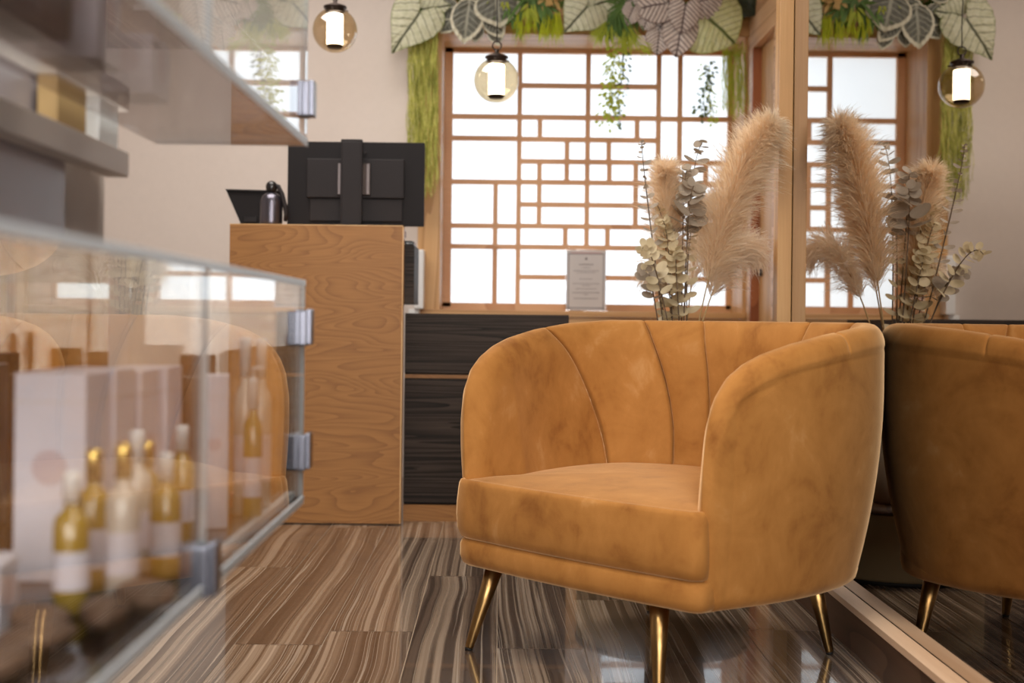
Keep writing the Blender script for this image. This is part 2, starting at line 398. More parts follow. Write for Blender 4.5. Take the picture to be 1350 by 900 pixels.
b = MB(); b.box(WX0-.105,WX1+.015,YB-.02,YB-.0005,WZ1+.0,WZ1+.24); wp(b,'casing',M['pale_oak_h'])
b = MB(); b.box(WX0,WX1+.02,YB-.016,YB,0,WZ0-.0285); wp(b,'apron_panel',M['pale_oak_h'])
kL = 265.9
def lx(x,y=240): return PX(x,y,kL).x
def lz(y,x=774): return PX(x,y,kL).z
b = MB(); hw = .0125
X0, X1 = lx(589)+0.0, lx(960); Z0, Z1 = lz(406), lz(66)
def vbar(x, y0, y1): b.box(lx(x)-hw, lx(x)+hw, YL-.012, YL+.01, lz(y1), lz(y0))
def hbar(y, x0, x1, xr=None): b.box(lx(x0), lx(x1), YL-.014, YL+.012, lz(y, xr or (x0+x1)/2)-hw, lz(y, xr or (x0+x1)/2)+hw)
b.box(WX0,WX1,YL-.018,YL+.012,Z1-.022,WZ1); b.box(WX0,WX1,YL-.018,YL+.012,WZ0,Z0+.02)
b.box(WX0,lx(596),YL-.018,YL+.012,Z0,Z1); b.box(lx(958),WX1,YL-.018,YL+.012,Z0,Z1)
top, bot = 68, 404
vbar(684,top,bot); vbar(774,top,326); vbar(867,top,bot); vbar(653.5,240,bot); vbar(895,top,214)
for y in (154,182.5,240,297.8,325): hbar(y,594,684)
for y in (114,155.5,184.5,213.7,241,270.5,298.8,326.5,366): hbar(y,684,867,774)
for y in (157.5,215,243,300,328,368): hbar(y,867,960,910)
for x,y0,y1 in ((711,155,184),(747,184,213),(839,155,184),(802,184,213),(711,213,241),(747,213,241),(803,213,241),(838,213,241),
                (711,241,270),(838,241,270),(711,270,298.5),(838,270,298.5),(746,298.5,326),(801.5,298.5,326),
                (895,243,300),(930,215,243),(930,300,328),(895,328,368)): vbar(x,y0,y1)
wp(b,'lattice',M['bar_wood'])
b = MB(); b.box(WX0,WX1,YL+.016,YL+.022,WZ0,WZ1); wp(b,'pane',M['frost'])

# side wall right of the window with a recessed door
XS = 1.15
b = MB()
b.box(XS,XS+.2,5.79,YB,0,CEIL); b.box(XS,XS+.2,3.5,5.33,0,CEIL); b.box(XS,XS+.2,5.33,5.79,2.011,CEIL); b.box(XS,XS+.2,5.33,5.79,0,.02)
struct(b.build('wall_right', M['pale_oak_y']))
b = MB(); b.box(XS+.04,XS+.08,5.335,5.768,.02,2.008); dr = struct(b.build('door_1', M['pale_oak']))
b = MB(); b.box(XS+.0,XS+.041,5.77,5.79,.02,2.011); struct(b.build('trim_2', M['red_wood']), label='reddish jamb of the door by the window')
b = MB(); b.box(XS+.028,XS+.04,5.70,5.76,.96,1.02,0,.003); b.tube([(XS+.03,5.735,.99),(XS+.008,5.735,.99),(XS+.008,5.67,.99)],.006,8); b.build('door_handle',M['dark_metal'],dr)
b = MB(); b.box(XS-.02,XS,3.8,YB-.02,2.27,2.31); struct(b.build('trim_3', M['pale_oak_y']))

# mirror wall on the right, its frame post and plinth
YE = FPX/447
b = MB(); b.box(XM+.006,XS,-2.5,YE,0,CEIL); struct(b.build('wall_mirror', M['wall']))
b = MB(); b.box(XM,XM+.006,-2.5,YE-.004,.09,2.62); struct(b.build('trim_4', M['mirror']), label='tall wall mirror reaching along the right side')
b = MB(); b.box(XM-.042,XM-.001,YE-.03,YE+.03,.105,2.65,0,.002); struct(b.build('trim_5', M['pale_oak']), label='oak post at the far edge of the mirror')
b = MB(); b.box(XM-.042,XM-.002,-2.5,YE+.03,.09,.105); struct(b.build('baseboard_right', mat_wood('pale_ledge_wood', srgb(206,166,130), srgb(230,194,160), srgb(240,210,180), 'y', 5, (.5,12))), label='pale ledge along the foot of the mirror')
b = MB(); b.box(XM-.04,XM+.006,-2.5,YE+.03,0,.09); struct(b.build('baseboard_mirror', M['plinth_wood']), label='dark plinth under the mirror ledge')

# ------------------------------------------------------------------ armchair
ch = thing('armchair', (0.414,2.880,0), 'mustard velvet tub armchair with channelled back and slim brass legs beside the mirror', 'armchair')
e1 = Vector((.703,-.711,0)); ang = math.atan2(e1.y, e1.x); ch.rotation_euler = (0,0,ang)
half = [(.354,-.374),(.402,-.25),(.434,-.12),(.446,0),(.436,.12),(.384,.226),(.292,.293),(.158,.338),(0,.355)]
ctrl = [Vector((-x,y)) for x,y in half] + [Vector((x,y)) for x,y in half[::-1][1:]]
def crom(P, n=24):
    out = []
    Q = [P[0]*2-P[1]] + P + [P[-1]*2-P[-2]]
    for i in range(1, len(Q)-2):
        for j in range(n):
            t = j/n; a,b_,c_,d = Q[i-1],Q[i],Q[i+1],Q[i+2]
            out.append(.5*((2*b_)+(-a+c_)*t+(2*a-5*b_+4*c_-d)*t*t+(-a+3*b_-3*c_+d)*t**3))
    out.append(P[-1]); return out
dense = crom(ctrl)
cum = [0]
for p,q in zip(dense,dense[1:]): cum.append(cum[-1]+(q-p).length)
LT = cum[-1]
def at(s):
    s = min(max(s,0),LT)
    import bisect
    i = min(max(bisect.bisect_right(cum,s)-1,0),len(dense)-2)
    f = (s-cum[i])/max(cum[i+1]-cum[i],1e-9); p = dense[i].lerp(dense[i+1],f)
    i0, i1 = max(i-6,0), min(i+7,len(dense)-1)
    t = (dense[i1]-dense[i0]).normalized()
    return p, Vector((-t.y, t.x))    # left-to-right round the back: outward normal
def near(x,y): 
    p = Vector((x,y)); return cum[min(range(len(dense)), key=lambda i:(dense[i]-p).length)]
HP = [(0,.47),(.004,.52),(.012,.56),(.03,.605),(.06,.643),(.10,.668),(.15,.688),(.22,.706),(.32,.724),(.45,.740),(.60,.750),(2,.752)]
def interp(T, x):
    for (a,va),(b_,vb) in zip(T,T[1:]):
        if x <= b_: return va+(vb-va)*(x-a)/(b_-a)
    return T[-1][1]
def Hs(s): return interp(HP, min(s, LT-s))
ZB = .186
def lean(s, z):
    c = math.sin(PI*min(max(s/LT,0),1))**2    # strongest at the back
    q = max((.62-z)/.43, 0)
    return q*q*(.032+.045*c)
rim_s = [near(-.435,-.02), near(-.32,.272), near(-.165,.336), near(.165,.336), near(.32,.272), near(.435,-.02)]
bot_s = [near(-.415,.17), near(-.22,.32), near(-.115,.345), near(.115,.345), near(.22,.32), near(.415,.17)]
NA, NB = 200, 56
bm = bmesh.new()
def spos(i):
    a = i/NA; c = .5-.5*math.cos(PI*a); return LT*(.55*a+.45*c)
svals = [spos(i) for i in range(NA+1)]
# extra dense columns near the two front ends
ends = [0,.002,.005,.009,.014,.02,.027,.035,.044]
fine_c = [r_+e*sg for r_ in rim_s for e in (0,.0015,.0035,.006,.010,.016,.024) for sg in (1,-1)]
svals = sorted(set(ends + [LT-e for e in ends] + fine_c + [s for s in svals if .05 < s < LT-.05 and min(abs(s-r_) for r_ in rim_s) > .028]))
NA = len(svals)-1
outer, inner = [], []
def shell_pt(s, z, H, dH, side, best):
    p, n = at(s)
    dtop = (H-z)/math.sqrt(1+dH*dH*.6); dend = min(s, LT-s); dbot = z-ZB
    R = .044
    def rr(d, R): d = min(max(d/R,0),1); return math.sqrt(max(1-(1-d)**2,0))
    # smooth minimum of the two edge distances
    if side > 0: r = rr(dtop, R)*rr(dend, .03)*(.25+.75*rr(dbot,.03))
    else: r = rr(dtop, .075)*(.35*rr(dend,.03)+.65*rr(dend,.15))*(.25+.75*rr(dbot,.03))
    d = min(dtop, dend)
    hrel = max((z-.37)/(H-.37+1e-6), 0)
    Tt = .072 + .035*(1-min(hrel,1))*min(dend/.15,1)
    O = lean(s,z)
    pin = p - n*O
    mid = .018+.018*min(dend/.12,1)
    if side > 0:
        off = mid - mid*r
        # piped seam a little below the rim on the outside
        off += .003*math.exp(-best/.003)*(1 if d < .040 else 0)*r
        off -= .0022*math.exp(-((d-.043)/.0035)**2); off += .0018*math.exp(-((d-.052)/.004)**2)
        q = pin - n*off
    else:
        off = mid + (Tt-mid)*r
        off -= (.019*math.exp(-best/.0032) + .012*max(1-best/.09,0)**2)*min(r*1.3,1)
        q = pin - n*off
    z -= .003*math.exp(-best/.003)*max(1-dtop/.02,0)
    return Vector((q.x,q.y,z))
KR = [0]+rim_s+[LT]; KB = [0]+bot_s+[LT]
def warp(s, fr):
    hh = min(max((fr-.33)/.67,0),1)**1.9
    for q in range(len(KR)-1):
        if s <= KR[q+1]+1e-9:
            a = KB[q]+(KR[q]-KB[q])*hh; b_ = KB[q+1]+(KR[q+1]-KB[q+1])*hh
            return a+(b_-a)*(s-KR[q])/(KR[q+1]-KR[q])
    return LT
for i,s0 in enumerate(svals):
    co, ci = [], []
    for j in range(NB+1):
        bb = j/NB; bb = .5-.5*math.cos(PI*bb); fr = .35*j/NB+.65*bb
        share = (i in (0,NA)) or j in (NB,)
        for side in (1,-1):
            s = s0 if side > 0 else warp(s0, fr)
            H = Hs(s); dH = abs(Hs(s+.004)-Hs(s-.004))/.008 if .004<s<LT-.004 else 10
            z = ZB+(H-ZB)*fr
            bs = min(abs(s0-q) for q in rim_s)
            if side > 0:
                v = bm.verts.new(shell_pt(s,z,H,dH,1,bs)); co.append(v)
            else: ci.append(co[-1] if share else bm.verts.new(shell_pt(s,z,H,dH,-1,bs)))
    outer.append(co); inner.append(ci)
for gridd in (outer, inner):
    for i in range(NA):
        for j in range(NB):
            vs = [gridd[i][j],gridd[i+1][j],gridd[i+1][j+1],gridd[i][j+1]]
            u_ = []
            for v in vs:
                if v not in u_: u_.append(v)
            try: bm.faces.new(u_).smooth = True
            except ValueError: pass
for i in range(NA):   # underside
    vs = [outer[i][0],inner[i][0],inner[i+1][0],outer[i+1][0]]; u_ = []
    for v in vs:
        if v not in u_: u_.append(v)
    if len(u_)>2:
        try: bm.faces.new(u_).smooth=True
        except ValueError: pass
b = MB(); b.bm.free(); b.bm = bm; b.build('backrest', M['velvet'], ch)

def pad(outline, rings, name, mat, parent, cy=0):
    b = MB(); prev = None
    n = len(outline)
    for f,z,dz in rings:
        if f == 0: cur = [b.bm.verts.new((0,cy,z))]
        else: cur = [b.bm.verts.new((x*f, cy+(y-cy)*f, z + dz*(1 if False else 0))) for x,y in outline]
        if prev:
            for j in range(n):
                m_ = (j+1)%n
                if len(prev)==1: vs=(prev[0],cur[j],cur[m_])
                elif len(cur)==1: vs=(prev[j],prev[m_],cur[0])
                else: vs=(prev[j],prev[m_],cur[m_],cur[j])
                b.bm.faces.new(vs).smooth=True
        prev = cur
    return b.build(name, mat, parent)
def seat_outline(front, wf, inset):
    # T-shaped front lip, narrower between the arms, round at the back
    P = []
    nose = [(-wf,front+.03),(-wf+.004,front+.012),(-wf+.02,front+.002)]
    for t in range(0,21): 
        x = -wf+.02+(2*wf-.04)*t/20; P.append((x, front - .012*math.sin(PI*t/20)))
    P.append((wf-.004,front+.012)); P.append((wf,front+.03))
    S = LT
    for t in range(0,49):
        s = S-(.075+(S-.15)*t/48) ; p,nn = at(s); P.append((p.x-nn.x*inset, p.y-nn.y*inset))
    P.append((-wf,front+.03)); P.append((-wf+.004,front+.012))
    return P
so = seat_outline(-.387, .342, .085)
pad(so, [(0,.402,0),(.25,.401,0),(.5,.398,0),(.7,.394,0),(.85,.389,0),(.93,.385,0),(.965,.3825,0),(.980,.3865,0),(.992,.3845,0),(1.0,.376,0),(1.003,.366,0),(1.010,.335,0),(1.012,.305,0),(1.006,.275,0),(.992,.258,0),(.97,.252,0),(.6,.25,0),(0,.25,0)], 'seat_cushion', M['velvet'], ch)
bo = seat_outline(-.382, .342, .05)
pad(bo, [(0,.252,0),(.8,.252,0),(.97,.252,0),(.99,.249,0),(1.0,.238,0),(1.0,.212,0),(.99,.198,0),(.965,.190,0),(0,.186,0)], 'seat_base', M['velvet'], ch)
inv = (Matrix.Translation((.414,2.880,0)) @ Matrix.Rotation(ang,4,'Z')).inverted()
feet = [(-.065,2.83),(.315,2.433),(.753,2.83),(.392,3.22)]
for fx,fy in feet:
    f = inv @ Vector((fx,fy,0)); t = Vector((f.x*.87, f.y*.87, .20))
    if fy < 2.6: t = Vector((f.x*.88,f.y*.9,.2))
    b = MB(); d = (t-f)
    b.tube([f+d*q for q in (.03,.05,.5,1.0)], [.0090,.0102,.0155,.0212], 20)
    lg = b.build('leg', M['brass'], ch)
    b = MB(); b.tube([f, f+d*.045], [.008,.0092], 16); b.build('foot_cap', M['rubber'], lg)

# ------------------------------------------------------------------ reception desk
kd = 364.6; YD = FPX/kd
DX0, DX1, DZ = -.983, -.354, 1.083
d = thing('reception_desk', (-.67,YD,0), 'tall oak veneered reception desk with horizontal grain', 'desk')
def dp(mb, name, m): mb.bm.transform(Matrix.Translation((.67,-YD,0))); return mb.build(name, m, d)
b = MB(); b.box(DX0,DX1-.004,YD,YD+.05,.004,DZ-.003,0,.001); dp(b,'front_panel',M['oak'])
b = MB(); b.box(DX1-.004,DX1,YD,YD+.05,.004,DZ); b.box(DX0,DX1,YD-.0,YD+.052,DZ-.003,DZ); dp(b,'edge_band',M['oak_edge'])
b = MB(); b.box(DX0+.01,-.318,YD+.052,4.82,.80,1.015); b.box(DX0+.01,DX0+.04,YD+.052,4.82,0,.80); dp(b,'body',M['dark_wood'])
b = MB(); b.box(DX0+.01,-.37,YD+.05,YD+.33,1.06,1.082); b.box(DX0+.03,-.40,YD+.052,YD+.06,.98,1.06); dp(b,'counter_top',M['oak'])
b = MB(); b.box(-.40,-.322,YD+.08,YD+.20,1.0155,1.032,0,.004); b.box(-.39,-.332,YD+.09,YD+.19,1.032,1.0335); tag(b.build('card_reader',M['black_gloss']),'small black device lying under the desk top at the right end','card reader')

# monitor, seen from behind
m = thing('computer_monitor', (-.56,4.70,1.083), 'black computer monitor seen from behind on the oak desk', 'monitor')
YM = 4.70; km = FPX/YM
def mp_(mb,name,mt,par=None): mb.bm.transform(Matrix.Translation((.56,-YM,-1.083))); o = mb.build(name, mt, m)
def mx(x): return PX(x,240,km).x
def mz(y): return PX(470,y,km).z
b = MB(); b.box(mx(379),mx(559.5),YM+.0,YM+.022,mz(297.5),mz(187),0,.003); mp_(b,'housing',M['black'])
b = MB(); b.box(mx(405),mx(533),YM-.018,YM+.0005,mz(261.5),mz(210),0,.004); b.box(mx(409),mx(531),YM-.010,YM+.0005,mz(292),mz(262.5),0,.003); mp_(b,'rear_cover',M['charcoal'])
b = MB(); b.box(mx(446),mx(489),YM-.028,YM-.017,mz(258),mz(216),0,.003); mp_(b,'mounting_plate',M['dark_metal'])
for xa,xb in ((447,450),(484.5,488)):
    b = MB(); b.box(mx(xa),mx(xb),YM-.032,YM-.027,mz(257),mz(217)); mp_(b,'rail',M['rail_metal'])
b = MB(); b.box(mx(452),mx(479),YM-.062,YM-.03,1.088,mz(188),0,.007); b.box(mx(452)-.001,mx(453.3),YM-.06,YM-.032,1.10,mz(188.5)); b.box(mx(477.7),mx(479)+.001,YM-.06,YM-.032,1.10,mz(188.5)); mp_(b,'stand_column',M['charcoal'])
b = MB(); b.box(mx(452),mx(479),YM-.0615,YM-.03,mz(188.2),mz(186.6)); mp_(b,'stand_cap',M['charcoal'])
b = MB(); b.box(mx(428),mx(505),YM-.11,YM+.09,1.083,1.09,0,.003); mp_(b,'stand_base',M['charcoal'])
b = MB(); b.tube([(mx(482),YM-.022,mz(202)),(mx(482),YM-.036,mz(202))],.006,12); mp_(b,'lock_knob',M['charcoal'])

# slanted payment terminal
kt = 340; 
t = thing('payment_terminal', (-.98,4.85,1.083), 'black slanted tablet terminal on the left end of the desk', 'payment terminal')
def tp(mb,name,mt): mb.bm.transform(Matrix.Translation((.98,-4.85,-1.083))); return mb.build(name, mt, t)
a0 = PY(299,250,4.84); a1 = PY(372,252,4.84); a2 = PY(372,296,4.84); a3 = PY(319,296,4.84)
b = MB(); b.prism([(a0.x,a0.z),(a1.x,a1.z),(a2.x,a2.z),(a3.x,a3.z)],'y',4.82,4.845); tp(b,'back_shell',M['black'])
b = MB(); b.prism([(a0.x,a0.z),(a1.x,a1.z),(a1.x,a1.z-.006),(a0.x+.003,a0.z-.006)],'y',4.812,4.85); tp(b,'top_edge',M['black_gloss'])
b = MB(); b.box(PY(322,280,4.84).x,PY(340,280,4.84).x,4.812,4.825,PY(330,294,4.84).z,PY(330,285,4.84).z,0,.003); tp(b,'port_cover',M['black_gloss'])
b = MB(); b.box(PY(322,280,4.84).x,PY(372,280,4.84).x,4.80,4.90,1.083,1.098,0,.004); tp(b,'foot',M['charcoal'])

# steel flask with ball lid and side lever
q = PY(357.5,297,4.66); fl = thing('flask_dispenser', (q.x,4.66,1.083), 'dark steel flask with round lid in front of the slanted terminal', 'flask')
b = MB(); b.lathe([(0,0),(.038,0),(.041,.004),(.0415,.02),(.0415,.085),(.040,.098),(.034,.112),(.024,.122),(.014,.126),(.013,.130),(0,.130)]); b.build('body',simple('flask_steel', srgb(96,94,104), .28, .9),fl)
b = MB(); b.lathe([(0,.124),(.014,.126),(.020,.136),(.022,.147),(.020,.158),(.014,.166),(.006,.170),(0,.1705)]); b.build('lid',M['black_gloss'],fl)
b = MB(); b.tube([(.006,-.002,.158),(.026,-.004,.150),(.040,-.006,.120),(.052,-.006,.075),(.057,-.006,.045),(.052,-.004,.02)],[.006,.008,.009,.009,.009,.006],10); b.build('lever',M['charcoal'],fl)

# dark cabinet to the right of the desk
YC = FPX/357.6; CX0, CX1 = DX1+.002, .252
c = thing('low_cabinet', (-.05,YC,0), 'low dark striped wood cabinet right of the oak desk', 'cabinet')
def cp(mb,name,mt): mb.bm.transform(Matrix.Translation((.05,-YC,0))); return mb.build(name, mt, c)
zz = lambda y: CAMH-uvk(600,y)[1]/357.6
b = MB(); b.box(CX0,CX1,YC+.02,YC+.62,.0,zz(414)-.002); cp(b,'carcass',M['dark_wood'])
b = MB(); b.box(CX0,CX1,YC+.0,YC+.019,zz(492),zz(413.5),0,.0015); cp(b,'drawer_front',M['dark_wood'])
b = MB(); b.box(CX0,CX1,YC+.012,YC+.0205,zz(499),zz(494),0); cp(b,'oak_strip',M['oak'])
b = MB(); b.box(CX0,CX1,YC+.0,YC+.019,zz(663),zz(500),0,.0015); cp(b,'door',M['dark_wood'])
b = MB(); b.box(CX0,CX1,YC+.004,YC+.0205,0,zz(666)); cp(b,'plinth',M['oak'])
ctz = zz(414)-.002
# white rounded device and its small foot
Yw = 5.80; 
wd = thing('wall_device', (PY(551,404,Yw).x,Yw,ctz), 'white upright rounded device on the wall between desk and window', 'wall device')
x0 = PY(547.5,370,Yw).x-PY(551,404,Yw).x; x1 = PY(559,370,Yw).x-PY(551,404,Yw).x
b = MB(); b.box(x0-.004,x1,-.02,.085,.028,PY(553,329,Yw).z-ctz,0,.008); b.build('body',M['white'],wd)
b = MB(); b.box(x0-.03,x1-.02,.0,.085,0,.027,0,.004); b.build('foot',M['white'],wd)

# acrylic card holder on the sill
yc = YB+.06
p0 = PY(746,407,yc); p1 = PY(799,330,yc)
s = thing('notice_card', ((p0.x+p1.x)/2,yc,WZ0), 'white printed notice card in a clear stand on the window sill', 'notice card')
wc, hc = (p1.x-p0.x), (p1.z-WZ0)
b = MB(); b.box(-wc/2-.004,wc/2+.004,0.002,.005,0,hc+.005); b.box(-wc/2-.004,wc/2+.004,-.05,.05,-.0,.003); b.build('acrylic_stand',M['acrylic'],s)
b = MB(); b.box(-wc/2,wc/2,-.0015,.001,.004,hc); b.build('card',M['paper'],s)
b = MB(); e=.008
for (xa,xb,za,zb) in ((-wc/2+e,wc/2-e,e+.004,e+.011),(-wc/2+e,wc/2-e,hc-.021,hc-.014),(-wc/2+e,-wc/2+e+.006,e,hc-.014),(wc/2-e-.006,wc/2-e,e,hc-.014)):
    b.box(xa,xb,-.0022,-.0016,za,zb)
b.build('border',M['ink_light'],s)
b = MB(); b.box(-wc/2+.02,wc/2-.02,-.0024,-.0016,hc-.014,hc-.0115); b.build('red_rule',M['ink_red'],s)
rl = random.Random(5)
for z,hw_,th in ((.205,.033,.004),(.192,.020,.002),(.178,.06,.0025),(.170,.045,.002),(.142,.03,.0022),(.121,.064,.0022),(.113,.02,.0022),(.098,.05,.0022),(.081,.064,.003),(.073,.012,.0022),(.055,.058,.003)):
    b = MB(); x = -hw_
    while x < hw_:
        l_ = rl.uniform(.004,.011); b.box(x,min(x+l_,hw_),-.0024,-.0016,z*hc/.27,z*hc/.27+th); x += l_+.0018
    b.build('printed_line',M['ink'],s)
b = MB(); b.lathe([(0,0),(.006,0)],(0,0,0),16)
for v in b.bm.verts: v.co = Vector((v.co.x,-.0023,v.co.y+hc*.86))
b.build('printed_mark',M['ink'],s)


# ------------------------------------------------------------------ pendant lamps
def pendant(px, py, k, label, amber=True):
    c0 = PX(px,py,k); r = 29.5/k
    t = thing('pendant_lamp', (c0.x,c0.y,c0.z), label, 'pendant lamp', 'globe pendant lamps')
    b = MB(); n = 20
    prof = [(r*math.cos(a), r*math.sin(a)) for a in [ -PI/2 + (PI*.5+math.radians(64))*i/n for i in range(n+1)]]
    prof[0] = (0,-r); b.lathe(prof, n=40); gl = b.build('globe', M['globe'], t)
    rc = prof[-1][0]; zc = prof[-1][1]
    b = MB(); b.lathe([(0,zc-.006),(rc*.98,zc-.006),(rc*1.0,zc+.006),(rc*1.18,zc+.008),(rc*1.18,zc+.014),(rc*.8,zc+.020),(rc*.35,zc+.026),(.008,zc+.028),(.008,zc+.042),(0,zc+.042)], n=32)
    for a in range(3):
        an = a*2*PI/3+.4; b.tube([(math.cos(an)*rc*.95,math.sin(an)*rc*.95,zc+.001),(math.cos(an)*rc*1.35,math.sin(an)*rc*1.35,zc+.001)],.0035,8)
    b.build('cap', M['dark_metal'], t)
    b = MB(); zr = zc+.055; ring = [(.0165*math.cos(2*PI*i/20),0,zr+.0165*math.sin(2*PI*i/20)) for i in range(21)]
    b.tube(ring,.0028,8,caps=False); b.build('ring', M['dark_metal'], t)
    b = MB(); b.tube([(0,0,zr+.012),(0.001,0,zr+.1),(-.004,0,zr+.25),(0,0,CEIL-c0.z-.02)],.0022,8); b.build('cord', M['black_gloss'], t)
    b = MB(); b.lathe([(0,CEIL-c0.z-.025),(.045,CEIL-c0.z-.025),(.05,CEIL-c0.z-.001),(0,CEIL-c0.z-.001)]); b.build('ceiling_rose', M['dark_metal'], t)
    b = MB(); rb = r*.36; b.lathe([(0,-r*.66),(rb*.9,-r*.66),(rb,-r*.62),(rb,r*.66),(rb*.9,r*.7),(0,r*.7)]); b.build('bulb', M['bulb'], t)
    b = MB(); b.lathe([(0,-r*.80),(rb*.8,-r*.80),(rb*1.0,-r*.72),(rb*1.02,-r*.665),(0,-r*.665)]); b.build('bulb_holder', M['dark_metal'], t)
pendant(654.5,106,350,'glass globe pendant lamp hanging in front of the lattice window')
pendant(441.5,40,345,'glass globe pendant lamp hanging before the bare wall above the monitor')

# ------------------------------------------------------------------ plants along the top of the window
OUTL = {'heart':[(-.06,.0),(-.26,.10),(-.40,.24),(-.36,.40),(-.16,.50),(.12,.49),(.40,.38),(.68,.20),(.86,.085),(1.0,.0)],
        'round':[(-.05,.0),(-.20,.12),(-.30,.30),(-.20,.46),(.05,.54),(.32,.52),(.56,.40),(.74,.22),(.84,.08),(.88,.0)],
        'oval':[(.0,.0),(.03,.10),(.12,.22),(.30,.32),(.52,.34),(.72,.27),(.88,.14),(.97,.04),(1.0,.0)]}
def outline(kind, n=4):
    P = [Vector(p) for p in OUTL[kind]]; Q = [P[0]*2-P[1]]+P+[P[-1]*2-P[-2]]; h = []
    for i in range(1,len(Q)-2):
        for j in range(n):
            t = j/n; a,b_,c_,d = Q[i-1],Q[i],Q[i+1],Q[i+2]
            h.append(.5*((2*b_)+(-a+c_)*t+(2*a-5*b_+4*c_-d)*t*t+(-a+3*b_-3*c_+d)*t**3))
    h.append(P[-1]); return h + [Vector((p.x,-p.y)) for p in h[-2:0:-1]]
def leaf_mesh(mb, P, ang, size, aspect=1.0, kind='heart', tilt=(0,0), curl=.15, nr=7):
    # ang: direction of the tip seen from the room (0 = right, 90 = up); the leaf faces the room (-Y)
    u1 = mb.bm.loops.layers.uv.new('leaf'); u2 = mb.bm.loops.layers.uv.new('edge')
    R = Matrix.Rotation(math.radians(tilt[0]),3,'X') @ Matrix.Rotation(math.radians(tilt[1]),3,'Z')
    a = math.radians(ang); tx = Vector((math.cos(a),0,math.sin(a))); ty = Vector((-math.sin(a),0,math.cos(a))); tn = Vector((0,-1,0))
    O = outline(kind); n = len(O); c0 = Vector((.16,0)); ph = random.uniform(0,6); rows = []
    for i in range(nr+1):
        rho = i/nr; row = []
        for j,o in enumerate(O):
            q = c0.lerp(o,rho); x,y = q.x*size, q.y*size*aspect
            z = -curl*size*(q.x**2) + .22*abs(y) - .5*abs(y)*abs(y)/size + .028*size*math.sin(j*1.9+ph)*rho**3 - .012*size*math.cos((q.x-abs(q.y)*.75)*2*PI*6)
            row.append((mb.bm.verts.new(P + R @ (tx*x+ty*y+tn*z)), (q.x,q.y), (rho,0)))
            if i == 0: 
                row = row*n; break
        rows.append(row)
    for i in range(nr):
        for j in range(n):
            q4 = (rows[i][j],rows[i][(j+1)%n],rows[i+1][(j+1)%n],rows[i+1][j]); q4 = q4[1:] if i==0 else q4
            f = mb.bm.faces.new([q_[0] for q_ in q4]); f.smooth = True
            for lp,q_ in zip(f.loops,q4): lp[u1].uv = q_[1]; lp[u2].uv = q_[2]
KP = 290.0
def plant(name, label, cat, leaves, mat, stem_mat=None, kind='heart', root=None, group=None):
    pr = root or PX(leaves[0][0], leaves[0][1], KP)
    t = thing(name, pr, label, cat, group)
    rp = pr + Vector((0,.06,.03))
    for L_ in leaves:
        x,y,an,sz,asp = L_[:5]; dy = L_[5] if len(L_)>5 else 0; tl = L_[6] if len(L_)>6 else (0,0)
        P = PX(x,y,KP) + Vector((0,dy,0)) - pr
        b = MB(); leaf_mesh(b, P, an, sz/KP, asp, kind, tl); b.build('leaf', mat, t, recalc=False)
        b = MB(); q0 = P+Vector((0,.004,0)); q1 = Vector((P.x*.3,.05,P.z*.3+.03)); b.tube([q0,(q0+q1)/2+Vector((0,.015,0)),q1],.0022,6); b.build('stalk', stem_mat or M['trail_dark'], t)
    return t
plant('caladium_plant','large pale veined leaves at the upper left corner of the window','plant',
      [(552,24,236,60,1.15,-.06,(0,5)),(560,14,8,36,1.3,-.03,(10,-10)),(548,-6,110,44,1.1,-.02,(-15,0))], M['caladium'])
plant('silver_leaf_plant','grey green leaves with cream margins beside the upper left caladium','plant',
      [(620,2,262,58,1.1,-.05),(604,8,196,34,1.3,-.01),(652,-10,280,50,1.8,-.07),(640,16,305,42,1.0,-.03),(600,18,232,32,1.2,.0),(650,30,285,30,1.1,.01),(603,-14,160,44,1.3,-.02),(628,30,266,26,1.3,.0),(634,-8,250,50,1.3,-.02)], M['silver'], kind='oval')
plant('caladium_plant','large pale veined leaf above the centre of the window','plant',
      [(771,15,228,42,1.5,-.06),(778,12,20,46,1.3,-.04,(10,0)),(770,-8,120,40,1.2,-.02)], M['caladium'])
plant('begonia_plant','silvery pink crinkled leaves with dark veins hanging over the window top','plant',
      [(900,14,262,40,1.0,-.08),(896,36,262,48,.9,-.05),(872,10,190,44,1.0,-.07),(920,6,20,38,1.2,-.05),(868,46,265,32,1.0,-.03),(855,20,250,28,1.0,-.05),(832,16,250,26,1.0,-.06),(884,-8,120,44,1.1,-.03),(915,-8,60,44,1.1,-.02),(876,30,230,34,1.0,-.01),(846,-4,150,34,1.0,.0),(930,22,330,28,1,-.03)], M['begonia'], M['red_wood'], kind='round')
plant('pale_leaf_plant','pale green veined leaf between the crinkled leaves and the right moss','plant',
      [(932,26,318,56,1.5,-.04),(944,10,60,36,1.1,.0)], M['pale_leaf'], kind='round')
plant('dark_foliage_plant','dark broad leaves at the upper right corner of the window','plant',
      [(960,6,20,34,1.2,.02),(975,-2,320,34,1.0,.03),(955,-6,160,30,1.2,.03),(985,-8,60,30,1.2,.02)], M['dark_leaf'], kind='round')

